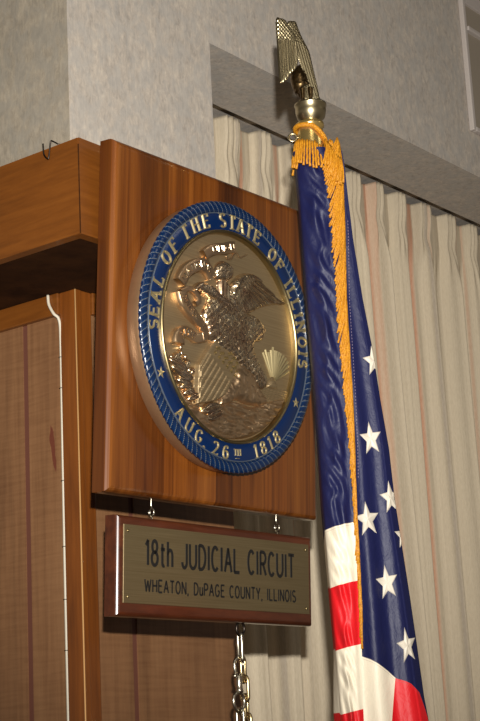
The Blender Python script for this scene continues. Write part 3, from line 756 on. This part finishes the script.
# ------------------------------------------------------------------ hanging sign
SLN = .0545; c, s = math.cos(SLN), math.sin(SLN)
MS = Matrix(((1, 0, 0, 1.902), (0, c, -s, 1.7278), (0, s, c, 1.9331), (0, 0, 0, 1)))   # brass plate's top left corner
SW, SH = .508, .1236; ST = .030
sign = empty('hanging_sign'); SB = Matrix.Translation((SW/2, ST, -SH-.013)); KS = 1.029; sign.matrix_world = Matrix.Translation((0, 0, 1.55*(1-KS))) @ Matrix.Scale(KS, 4) @ MS @ Matrix.Rotation(-.04, 4, 'Z') @ Matrix.Translation((0, 0, .0015)) @ Matrix.Diagonal((.9528, 1, 1.03, 1)) @ SB
def to_sign(o): o.parent = sign; o.matrix_parent_inverse = SB.inverted(); return o
bm = bmesh.new(); add_box(bm, (-.013, .001, -SH-.0205), (SW+.013, ST, .0145))
fe = [e for e in bm.edges if all(abs(v.co.y-.001) < 1e-6 for v in e.verts)]
bmesh.ops.bevel(bm, geom=fe, offset=.009, segments=5, profile=.5, affect='EDGES')
to_sign(bm_obj('board', bm, M['signwood']))
bm = bmesh.new(); add_box(bm, (0, -.0006, -SH), (SW, .0012, 0), .0004, 1); pl = to_sign(bm_obj('brass_plate', bm, M['plate']))
for x, z in ((.010, -.010), (SW-.010, -.010), (.010, -SH+.010), (SW-.010, -SH+.010)):
    o = MB().add(lathe_data([(.0001, .0022), (.0014, .002), (.0022, .0012), (.0026, 0)][::-1], 14), lambda p: Vector((x+p.x, -.0006-p.z, z+p.y))).build('screw', M['rim'], None, True); to_sign(o); 
def sign_line(mb, txt, x0, x1, zb, h, stroke, gap=.30, small=None, ls=1.):
    ws = text_width(txt, gap); sx = (x1-x0)/ws; x = x0
    for ch in txt:
        def xf(gx, gy, z): return Vector((x+gx*sx, -.0006-z*h, zb+gy*h))
        k = stroke/h
        w, strokes = GL[ch]
        for st in strokes:
            P = [(x+px*sx, zb+py*h) for px, py in st]
            ribbon(mb, P if len(P) > 2 else [P[0], ((P[0][0]+P[1][0])/2, (P[0][1]+P[1][1])/2), P[1]], lambda t: stroke, -.0003, .0004, lambda a, b, z: Vector((a, -.0006-z, b)), .9)
        x += (w+gap)*sx
def sign_words(txt, x0, x1, zb, h, stroke, gap=.30):
    sx = (x1-x0)/text_width(txt, gap); x = x0
    for wd in txt.split(' '):
        mb = MB(); ww = text_width(wd, gap)*sx
        sign_line(mb, wd, x, x+ww, zb, h, stroke, gap); to_sign(mb.build('engraved_word', M['black'], None, False))
        x += ww+(2*gap+GL[' '][0])*sx
sign_words('18th JUDICIAL CIRCUIT', .054, .461, -.0610, .0390, .0062)
sign_words('WHEATON, DuPAGE COUNTY, ILLINOIS', .052, .465, -.1035, .0190, .0034)
for x in (.0925, .4400):
    ring = [(x+.0062*math.sin(a)*.3, .021+.0062*math.sin(a), .0270+.0066*math.cos(a)) for a in np.linspace(0, 2*PI, 16, endpoint=False)]
    to_sign(MB().tube(ring, .0014, 8, True).tube([(x, .021, .0205), (x, .021, .008)], .0014, 8).build('screw_eye', M['steel'], None, True))
# eye screw under the sign that the chain clips on to
ex = .3353
ring = [(ex+.011*math.cos(a), .026, -SH-.0190-.0105+.011*math.sin(a)) for a in np.linspace(0, 2*PI, 22, endpoint=False)]
to_sign(MB().tube(ring, .0024, 10, True).tube([(ex, .026, -SH-.019), (ex, .026, -SH-.006)], .0024, 8).build('screw_eye', M['dark_steel'], None, True))
tag(sign, 'wooden sign with engraved brass plate hanging under the square seal plaque', 'sign')

# ------------------------------------------------------------------ snap hook and chain
EY = 1.754
def away(root):
    root.matrix_world = Matrix.Translation((-.010, 0, 1.55*(1-KS)-.003)) @ Matrix.Scale(KS, 4) @ root.matrix_world
def link_path(cx, cz, w, h, axis, y=EY, tilt=0, n=28):
    """stadium outline; axis 'x' faces the room, 'y' is edge-on"""
    r = w/2; pts = []
    for i in range(n):
        t = i/n
        a = 2*PI*t
        x = r*math.cos(a); z = r*math.sin(a)+(h/2-r)*(1 if math.sin(a) >= 0 else -1)
        pts.append((x, z))
    out = []
    for x, z in pts:
        ca, sa = math.cos(axis), math.sin(axis); dx = x*math.cos(tilt)-z*math.sin(tilt); dz = x*math.sin(tilt)+z*math.cos(tilt)
        out.append((cx+dx*ca, y+dx*sa, cz+dz))
    return out
snap = empty('snap_hook', (2.2265, EY, 1.640))
MB().tube(link_path(2.2345, 1.7495, .0145, .052, 1.15), .0030, 10, True).build('top_link', M['steel'], snap)
hk = [(2.2200, EY, 1.7010), (2.2165, EY, 1.7120), (2.2175, EY, 1.7235), (2.2260, EY, 1.7315), (2.2365, EY, 1.7290), (2.2405, EY, 1.7190), (2.2360, EY, 1.7090), (2.2300, EY, 1.7000), (2.2275, EY, 1.6900)]
MB().tube(smooth_path(hk, 6), [.0032]*49, 10).build('hook', M['steel'], snap)
MB().add(lathe_data([(.0030, .024), (.0056, .020), (.0060, .006), (.0050, 0), (.0068, -.003), (.0068, -.007), (.0032, -.010)], 20, (2.2272, EY, 1.6790))).build('barrel', M['steel'], snap)
MB().tube([(2.2225, EY, 1.7000), (2.2150, EY-.002, 1.6990)], .0028, 10).add(lathe_data([(.0001, .004), (.0034, .0028), (.0042, 0), (.0034, -.0028), (.0001, -.004)], 14, (2.2140, EY-.002, 1.6990))).build('thumb_stud', M['steel'], snap)
ringp_ = [(2.2240+.0150*math.cos(a)*(1+.12*math.sin(a)), EY, 1.6545+.0165*math.sin(a)) for a in np.linspace(0, 2*PI, 30, endpoint=False)]
MB().tube(ringp_, .0031, 10, True).build('swivel_ring', M['steel'], snap)
place_children(snap); away(snap)
tag(snap, 'steel swivel snap hook clipped under the brass-plated sign', 'snap hook')
def chain(name, links, mat, label, r):
    root = empty(name, (links[-1][0], links[-1][4], links[-1][1]-links[-1][3]/2))
    for cx, cz, w, h, y, ax in links: MB().tube(link_path(cx, cz, w, h, ax, y), r, 10, True).build('link', mat, root)
    place_children(root); away(root); tag(root, label, 'chain', None)
LN = [(2.2415, 1.7105, .0165, .044, EY+.0012, .25)]
z = 1.7105; ang = [.25, 1.45]
for i in range(1, 12):
    z -= .0325; LN.append((2.2460+.0020*min(i, 4), z, .0165, .044, EY+.005, ang[i % 2]+.1*math.sin(i)))
chain('chain', LN, M['brass_chain'], 'yellowish steel chain hanging behind the snap hook under the sign', .0032)
LN = []; z = 1.6221
for i in range(0, 9):
    LN.append((2.2255, z, .0165, .044, EY, [1.45, .2][i % 2]+.15*math.sin(i*2))); z -= .0335
chain('chain', LN, M['steel'], 'silvery chain hanging from the swivel ring of the snap hook', .0031)

# ------------------------------------------------------------------ flag pole, finial, flag
RV = Vector((.62107, -.78220, 0)).normalized(); TV = Vector((-.78220, -.62107, 0)).normalized()   # right along the flag / towards the room
POLE = Vector((2.26986, 1.57469, 0))
def fl(a, b, z): return POLE+RV*a+TV*b+Vector((0, 0, z))
PA = .009      # pole axis along RV
pole = empty('flagpole', fl(PA, 0, 0))
def lth(name, prof, mat, a=PA, b=0, n=48): return MB().add(lathe_data(prof, n, fl(a, b, 0))).build(name, mat, pole)
MB().add(lathe_data([(.16, 0), (.16, .012), (.15, .022), (.05, .045), (.028, .07), (.02, .10), (.0155, .14)], 64, fl(PA, 0, 0))).build('base', M['gold'], pole)
lth('shaft', [(.0150, .10), (.0150, 2.64)], M['post'])
lth('ferrule', [(.0150, 2.600), (.0225, 2.604), (.0240, 2.640), (.0240, 2.676), (.0225, 2.684), (.0262, 2.688), (.0262, 2.694), (.018, 2.699)], M['gold'], PA-.0005)
lth('ball', [(.014, 2.690), (.0185, 2.6985), (.0262, 2.707), (.0288, 2.7185), (.0285, 2.728), (.0302, 2.7295), (.0302, 2.7325), (.0265, 2.7345), (.004, 2.7355)], M['gold_pale'], PA+.0025)
rg = [fl(-.0255+.0075*math.cos(a), .004, 2.6675)+Vector((0, 0, .0075*math.sin(a))) for a in np.linspace(0, 2*PI, 20, endpoint=False)]
MB().tube(rg, .0022, 8, True).tube([fl(-.018, .004, 2.6675), fl(-.012, .002, 2.6675)], .002, 8).build('hanging_ring', M['gold_pale'], pole)
# eagle finial
def plate(outline, bfun, th, ridges, name, parent, step=.0011):
    P = np.array(rounded(outline, 4)); lo = P.min(0)-2*step; hi = P.max(0)+2*step
    gx = np.arange(lo[0], hi[0], step); gy = np.arange(lo[1], hi[1], step); X, Y = np.meshgrid(gx, gy, indexing='ij')
    D = sdf(P, X, Y); keep = D > -step*.9
    h = th*np.sqrt(np.clip(D, 0, .006)/.006)*.5+ridges(X, Y)*np.clip(D/.003, 0, 1)
    idx = -np.ones(X.shape, int); idx[keep] = np.arange(keep.sum()); nk_ = keep.sum()
    q = np.stack([idx[:-1, :-1], idx[1:, :-1], idx[1:, 1:], idx[:-1, 1:]], -1).reshape(-1, 4); q = q[(q >= 0).all(1)]
    b0 = bfun(X, Y)
    V = [fl(a, b, z) for a, b, z in zip(X[keep], (b0+h)[keep], Y[keep])]+[fl(a, b, z) for a, b, z in zip(X[keep], (b0-h)[keep]-.0002, Y[keep])]
    # border stitching
    cnt = {}
    for f in q:
        for i in range(4):
            e = (f[i], f[(i+1) % 4]); cnt[e] = 1
    F = [tuple(f) for f in q]+[tuple(f[::-1]+nk_) for f in q]
    for (i, j) in cnt:
        if (j, i) not in cnt: F.append((j, i, i+nk_, j+nk_))
    return new_mesh(name, V, F, M['gold_pale'], parent, True)
EL = [(-0.0436,2.9015),(-0.0355,2.9049),(-0.0262,2.9015),(-0.0205,2.8912),(-0.0135,2.8800),(-0.0085,2.8650),(-0.0062,2.8420),(-0.0070,2.8176),(-0.0125,2.8023),(-0.0231,2.7905),(-0.0299,2.7805),(-0.0397,2.7724),(-0.0440,2.7803),(-0.0450,2.8483)]
ER = [(-0.0219,2.8990),(-0.0130,2.9040),(-0.0055,2.9039),(-0.0029,2.8946),(0.0052,2.8723),(0.0164,2.8483),(0.0218,2.8176),(0.0280,2.7803),(0.0318,2.7500),(0.0295,2.7370),(0.0200,2.748),(0.0125,2.7700),(0.0060,2.7905),(-0.0021,2.8176),(-0.0085,2.8420),(-0.0165,2.8757)]
def rid_l(X, Y):
    low = sstep(2.868, 2.855, Y)
    return low*.0011*np.sin(X/.0047*2*PI)*1.0+(1-low)*(.0013*np.sin(X/.006*2*PI)*np.sin(Y/.0085*2*PI))
def rid_r(X, Y):
    u = (X-.0164)*.35+ (Y-2.848)*.0+X*.65
    w = X+ (Y-2.75)*.22
    low = sstep(2.872, 2.855, Y)
    return low*.0010*np.sin(w/.0048*2*PI)+(1-low)*(.0012*np.sin(X/.006*2*PI)*np.sin(Y/.0085*2*PI))
eagle = MB()
# body: one continuous skin from tail to head, looking away from the room
bp = [(.004, -.010, 2.750, .007), (.001, -.011, 2.762, .0130), (-.003, -.012, 2.776, .0165), (-.006, -.013, 2.792, .0165), (-.005, -.016, 2.806, .0135), (.002, -.022, 2.817, .0085), (.006, -.028, 2.823, .0078), (.010, -.034, 2.823, .0062), (.014, -.040, 2.8185, .0028), (.0155, -.0415, 2.815, .0008)]
sp = smooth_path([(x, y, z) for x, y, z, r in bp], 6); rr = np.interp(np.linspace(0, len(bp)-1, len(sp)), range(len(bp)), [b[3] for b in bp])
eg = MB().tube([fl(p.x, p.y, p.z) for p in sp], list(rr), 24).build('eagle', M['dark_brass'], pole)
for v in eg.data.vertices:
    q = v.co; v.co = q+(q-fl(-.003, -.013, q.z)).normalized()*.0016*math.sin(q.z*900+math.sin((q-POLE).dot(RV)*500))*math.cos((q-POLE).dot(RV)*620+q.z*300)
w1 = plate(EL, lambda X, Y: .016-(X+.045)*.18, .005, rid_l, 'wing', eg)
w2 = plate(ER, lambda X, Y: .006-(X+.02)*.55, .005, rid_r, 'wing', eg)
tl = plate([(-.002, 2.770), (.010, 2.772), (.0125, 2.752), (.012, 2.740), (.002, 2.739), (-.004, 2.748)], lambda X, Y: .004+0*X, .006, lambda X, Y: .0008*np.sin(X/.004*2*PI), 'tail', eg)
for a in (-.002, .013):
    MB().tube(smooth_path([fl(a, .004, 2.765), fl(a, .006, 2.750), fl(a, .006, 2.738)], 5), [.006, .0058, .0055, .005, .0048, .0046, .0044, .0042, .004, .004, .0045], 12).tube(smooth_path([fl(a, .006, 2.739), fl(a, .016, 2.7385), fl(a, .021, 2.732)], 4), .0022, 8).build('leg', M['dark_brass'], eg)
place_children(pole)
tag(pole, 'flagpole topped by a brass eagle with raised wings on a ball', 'flagpole')

# flag: tables of heights (z) against positions along RV
FT = np.array([(2.6933,-.028,.024,.045,.049),(2.6433,-.0280,.0279,.0600,.0635),(2.6038,-.0226,.0235,.0632,.0672),(2.545,-.0205,.031,.0614,.0696),(2.4676,-.0195,.0316,.0591,.0737),(2.3532,-.0181,.0326,.0534,.0841),(2.2596,-.0156,.0329,.0526,.0957),(2.1675,-.014,.0358,.0519,.1035),(2.0768,-.0134,.0388,.0494,.113),(1.9875,-.0136,.0399,.0452,.117),(1.8996,-.0112,.0393,.0445,.1245),(1.8131,-.0088,.0397,.043,.1319),(1.7279,-.0065,.0363,.0389,.1383),(1.6439,-.0051,.034,.0349,.1437),(1.6091,-.0039,.0334,.0342,.1478),(1.3,.002,.030,.031,.165),(1.05,.006,.028,.029,.175)])[::-1]
tab = lambda z, c: np.interp(z, FT[:, 0], FT[:, c])
ZT, ZB = 2.636, 1.10
def sheetA(t, z):
    """t 0..1 across the front of the outer layer, left edge to fringed edge; returns a, b"""
    aL = tab(z, 1); aF = tab(z, 3)-.001
    a = aL+(aF-aL)*t
    full = .030+.004*np.sin(z*7)
    b = full*np.sqrt(np.clip(1-(1-np.minimum(t/.55, 1))**2, 0, 1))*.8+.008-.010*np.maximum(t-.62, 0)*2
    b = b+.0022*np.sin(t*15+z*9)*np.sin(t*PI)+.0016*np.sin(t*9-z*31+2*np.sin(z*11))*np.sin(t*PI)
    mid = .36+.05*np.sin(z*47)+.03*np.sin(z*113+1)
    b = b+.0042*np.exp(-((t-mid)/.08)**2)*(.6+.4*np.sin(z*83))+.0020*np.sin(z*140+t*19+2*np.sin(z*37))*np.sin(np.clip(t*1.3, 0, 1)*PI)
    return a, b
def sheetB(t, z):
    """t 0..1 across the inner layer, hidden start to right edge"""
    aS = tab(z, 1)+.35*(tab(z, 3)-tab(z, 1)); aR = tab(z, 4)
    a = aS+(aR-aS)*t; wide = np.clip((2.62-z)/.9, 0, 1)
    b = .012-.028*wide*t**2.2+.0085*wide*np.cos((t*2.2+.12*np.sin(z*5))*2*PI)*np.sin(np.minimum(t*1.15, 1)*PI)**.7-.012*np.maximum(t-.9, 0)/.1*wide
    return a, b-.004
def make_flag():
    zs = np.linspace(ZT, ZB, 640); nA, nS, nB = 70, 60, 110; rows = []; att_c = []; att_s = []
    Abl = np.array([(-.0115, .0405), (1.9329, 1.9434)])
    can = np.array([(.0, 1.722), (.0372,1.716),(.0522,1.7093),(.0653,1.7009),(.0815,1.6891),(.0959,1.6757),(.1109,1.6707),(.1207,1.6656),(.1349,1.6506),(.143,1.624),(.1469,1.6091),(.16, 1.56)])
    for z in zs:
        t = np.linspace(1, 0, nA); a, b = sheetA(t, z)
        # round the back
        aL = tab(z, 1); aR = tab(z, 4); bR = sheetB(np.array([1.]), z)[1][0]
        k = np.linspace(0, 1, nS+2)[1:-1]; back = np.clip((1.74-z)/.12, 0, 1)*.010
        b0 = sheetA(np.array([0.]), z)[1][0]
        pa = aL-back*np.sin(np.minimum(k*3, 1)*PI)+ (aR-aL)*np.clip((k-.25)/.75, 0, 1)**1.3
        pb = b0+(-.046-b0)*np.sin(np.minimum(k/.35, 1)*PI/2)+(bR+.046)*np.clip((k-.35)/.65, 0, 1)**2
        pb = pb+.006*np.sin(k*22+z*2)*np.sin(k*PI)
        tB = np.linspace(1, 0, nB); a2, b2 = sheetB(tB, z)
        rows.append(np.stack([np.concatenate([a, pa, a2]), np.concatenate([b, pb, b2]), np.full(nA+nS+nB, z)], 1))
        # colours of the outer layer by height
        tilt = (a-.0145)*.20
        zz = z-tilt
        cA = zz-1.938
        sA = np.interp(-zz, [-1.938, -1.837, -1.7300, -1.6230, -1.515, -1.41, -1.30, -1.19], [0, 1, 2, 3, 4, 5, 6, 7])
        cP = np.full(nS, z-1.93)*(1-k)+k*.05+ .0*k; sP = np.interp(-(z+0*k), [-1.938, -1.837, -1.7300, -1.6230, -1.515, -1.41, -1.30, -1.19], [0, 1, 2, 3, 4, 5, 6, 7])
        cB = z-np.interp(a2, can[:, 0], can[:, 1])
        aw = .0942+(z-1.6757)*.165
        sB = .0+np.where(a2 > aw, 1.5+(a2-aw)/.08*.4, .5-(aw-a2)*1.)
        # sharp white/red step in cloth coordinates
        sB = np.clip(1+(a2-aw)/.05, .05, 1.95)
        att_c.append(np.concatenate([cA, cP, cB])); att_s.append(np.concatenate([sA, sP, sB]))
    V = np.array(rows); nz, nu = V.shape[:2]
    W_ = [fl(a, b, z) for a, b, z in V.reshape(-1, 3)]
    idx = np.arange(nz*nu).reshape(nz, nu)
    F = np.stack([idx[:-1, :-1], idx[1:, :-1], idx[1:, 1:], idx[:-1, 1:]], -1).reshape(-1, 4)
    o = new_mesh('cloth', W_, F, M['flag'], None, True)
    for nm, at in (('canton', att_c), ('stripe', att_s)):
        x = o.data.attributes.new(nm, 'FLOAT', 'POINT'); x.data.foreach_set('value', np.array(at).reshape(-1).astype(np.float32))
    return o
flag = empty('flag', fl(PA, 0, ZB)); cl = make_flag(); cl.parent = flag
# embroidered stars follow the inner layer
def Bpoint(a, z, lift):
    aS = tab(z, 1)+.35*(tab(z, 3)-tab(z, 1)); aR = tab(z, 4); t = (a-aS)/(aR-aS)
    over = max(t-1, 0); t = min(max(t, 0), 1)
    _, b = sheetB(np.array([t]), z)
    return fl(min(a, aR-.0005)-over*0, float(b[0])+lift-over*.5, z)
def star_on_flag(ca, cz, rx, rz, rot):
    mb = MB(); n = 7; R1, R2 = 1., .42
    tri = []
    for i in range(10):
        def P2(j): 
            A = PI/2+rot+j*PI/5; q = R1 if j % 2 == 0 else R2; return (q*math.cos(A), q*math.sin(A))
        p, q = P2(i), P2(i+1); v = []; ids = {}
        for x in range(n+1):
            for y in range(n+1-x):
                u, w = x/n, y/n; px = p[0]*u+q[0]*w; py = p[1]*u+q[1]*w
                outer = u+w; ids[(x, y)] = len(v)
                ridge = (u if i % 2 == 0 else w)        # share belonging to the long point
                lift = .0010+.0030*(1-outer)+.0016*ridge*(1-outer*.6)
                if outer > .999: lift = .0003
                v.append(Bpoint(ca+px*rx, cz+py*rz, lift))
        f = []
        for x in range(n):
            for y in range(n-x):
                f.append((ids[(x, y)], ids[(x+1, y)], ids[(x, y+1)]))
                if x+y < n-1: f.append((ids[(x+1, y)], ids[(x+1, y+1)], ids[(x, y+1)]))
        mb.add((v, f))
    return mb.build('star', M['star'], flag, False)
for (a, z, rx, rz, rot) in [(.0960, 2.2355, .0205, .030, .12), (.0805, 2.093, .0205, .032, .10), (.1090, 1.9875, .0200, .031, .12), (.0640, 1.9487, .0230, .0320, .10), (.1275, 1.9223, .0165, .026, .1), (.0914, 1.8389, .0205, .0320, .12), (.1187, 1.7296, .0185, .0325, .15), (.0315, 1.7994, .016, .026, .1)]:
    star_on_flag(a, z, rx, rz, rot)
# hem stitching beside the fringe on the inner layer
mb = MB()
for z in np.arange(2.50, 2.02, -.006):
    a = float(tab(z, 3))+.006
    mb.tube([Bpoint(a, z, .0006), Bpoint(a-.0002, z-.003, .0006)], .00045, 5)
mb.build('hem_stitching', M['thread'], flag, True)
# bullion fringe down the edge of the outer layer
def strand(mb, p0, p1, sag, r, seg=5, wob=.0008):
    pts = []
    for i in range(seg+1):
        t = i/seg; p = p0.lerp(p1, t)+sag*math.sin(t*PI)
        p += RV*random.uniform(-wob, wob)*t+TV*random.uniform(-wob, wob)*t
        pts.append(p)
    rad = [r*(1+.18*(i % 2)) for i in range(seg+1)]; rad[-1] = r*1.25
    mb.tube(pts, rad, 6)
mb = MB(); z = 2.655
while z > 1.790:
    for lay in range(2):
        L = .064+random.uniform(-.006, .004); zt = z-.0015*lay
        aF = float(tab(zt, 3)); z1 = zt-L; aL2 = float(tab(z1, 2))+random.uniform(-.002, .0015)
        f = random.uniform(.0, 1.0)
        a1 = aL2+(float(tab(z1, 3))-aL2)*f*.75*(1 if lay else .25)
        bA = float(sheetA(np.array([.97]), zt)[1][0]); tt = (a1-tab(z1, 1))/max(tab(z1, 3)-tab(z1, 1), .01)
        bB = float(sheetA(np.array([min(max(tt, 0), 1)]), z1)[1][0])
        strand(mb, fl(aF-.001, bA+.001, zt), fl(a1, bB+.003+.0015*lay, z1), TV*.002, .00145)
    z -= .0042
# fringe bunched round the ferrule
for k in range(23):
    th = -1.9+3.6*k/22          # angle round the pole, 0 towards the room
    ra = .0270+random.uniform(-.001, .002); zt = 2.652-.006*math.sin(th)+random.uniform(-.002, .002)-max(th, 0)*.008
    L = .056+random.uniform(-.008, .005)
    p0 = fl(PA-.002+ra*math.sin(th), ra*math.cos(th), zt); p1 = fl(PA-.004+(ra+.007)*math.sin(th), (ra+.007)*math.cos(th)+.004, zt-L)
    strand(mb, p0, p1, TV*.001, .0020, 7)
for k in range(60):             # loose bunch where the edge leaves the pole
    t = random.random(); zt = 2.648-.035*t+random.uniform(-.006, .004); a0 = .034+.024*t+random.uniform(-.004, .003)
    L = .052+random.uniform(-.008, .006)
    strand(mb, fl(a0, .026+random.uniform(-.004, .004), zt), fl(a0-.004+random.uniform(-.010, .006), .034+random.uniform(-.004, .006), zt-L), TV*.003+RV*.003, .0017, 6)
mb.build('fringe', M['fringe'], flag, True)
# twisted gold cord round the ferrule
def cord(path, r, turns):
    m = MB(); N = len(path)
    for s_ in range(3):
        pts = []
        for i, p in enumerate(path):
            t = (path[min(i+1, N-1)]-path[max(i-1, 0)]).normalized(); u = t.orthogonal().normalized(); u = (Vector((0, 0, 1))-t*t.z).normalized(); v = t.cross(u)
            A = 2*PI*(turns*i/(N-1)+s_/3); pts.append(p+(u*math.cos(A)+v*math.sin(A))*r*.55)
        m.tube(pts, r*.62, 7)
    return m
pc_ = []
for i in range(120):
    th = -2.6+4.6*i/119; ra = .0275
    pc_.append(fl(PA-.001+ra*math.sin(th), ra*math.cos(th), 2.682-.004*math.sin(th*1.2)-.016*max(th-.1, 0)))
e = pc_[-1]
pc_ += [fl(.044+.004*t, .012-.004*t, 2.654-.02*t) for t in np.linspace(0, 1, 14)]
cord(pc_, .0040, 17).build('cord', M['fringe'], flag, True)
place_children(flag)
tag(flag, 'star-spangled flag with gold fringe hanging in folds on the eagle-topped pole', 'flag')

# ------------------------------------------------------------------ light and camera
cam = bpy.data.cameras.new('camera'); co = bpy.data.objects.new('camera', cam); COL.objects.link(co)
R = Matrix(((0.62107297, -0.16255187, -0.76671067), (-0.78220438, -0.19001835, -0.59333746), (-0.04924098, 0.9682303, -0.24516405)))
co.matrix_world = Matrix.Translation((0, 0, 1.55)) @ R.to_4x4()
cam.sensor_fit = 'VERTICAL'; cam.sensor_height = 36.0; cam.lens = 36*1586.6/721; cam.clip_start = .05
scene.camera = co
# camera flash on a bracket above the lens
fl_d = bpy.data.lights.new('camera_flash', 'SPOT'); fo = bpy.data.objects.new('camera_flash', fl_d); COL.objects.link(fo)
fpos = Vector((0, 0, 1.55))+R @ Vector((.03, .265, 0)); fo.location = fpos
tgt = Vector((2.7, 2.0, 2.62)); fo.rotation_euler = (tgt-fpos).to_track_quat('-Z', 'Y').to_euler()
fl_d.energy = 620; fl_d.spot_size = math.radians(52); fl_d.spot_blend = 1.; fl_d.shadow_soft_size = .022; fl_d.color = (1, .97, .92)
# dim room light; unseen ceiling area lights added as ambient fill
w = bpy.data.worlds.new('room'); scene.world = w; w.use_nodes = True
w.node_tree.nodes['Background'].inputs[0].default_value = (1, .86, .70, 1); w.node_tree.nodes['Background'].inputs[1].default_value = .16
for i, (x, y) in enumerate([(-.3, -1.6), (1.0, .2), (3.6, -.9)]):
    a = bpy.data.lights.new('ceiling_fill', 'AREA'); a.shape = 'RECTANGLE'; a.size = 1.2; a.size_y = .6; a.energy = 8; a.color = (1, .93, .82)
    ao = bpy.data.objects.new('ceiling_fill', a); COL.objects.link(ao); ao.location = (x, y, TOPZ-.02)
vs_ = scene.view_settings; vs_.view_transform = 'Standard'; vs_.look = 'None'; vs_.exposure = 0; vs_.gamma = 1; vs_.use_curve_mapping = False
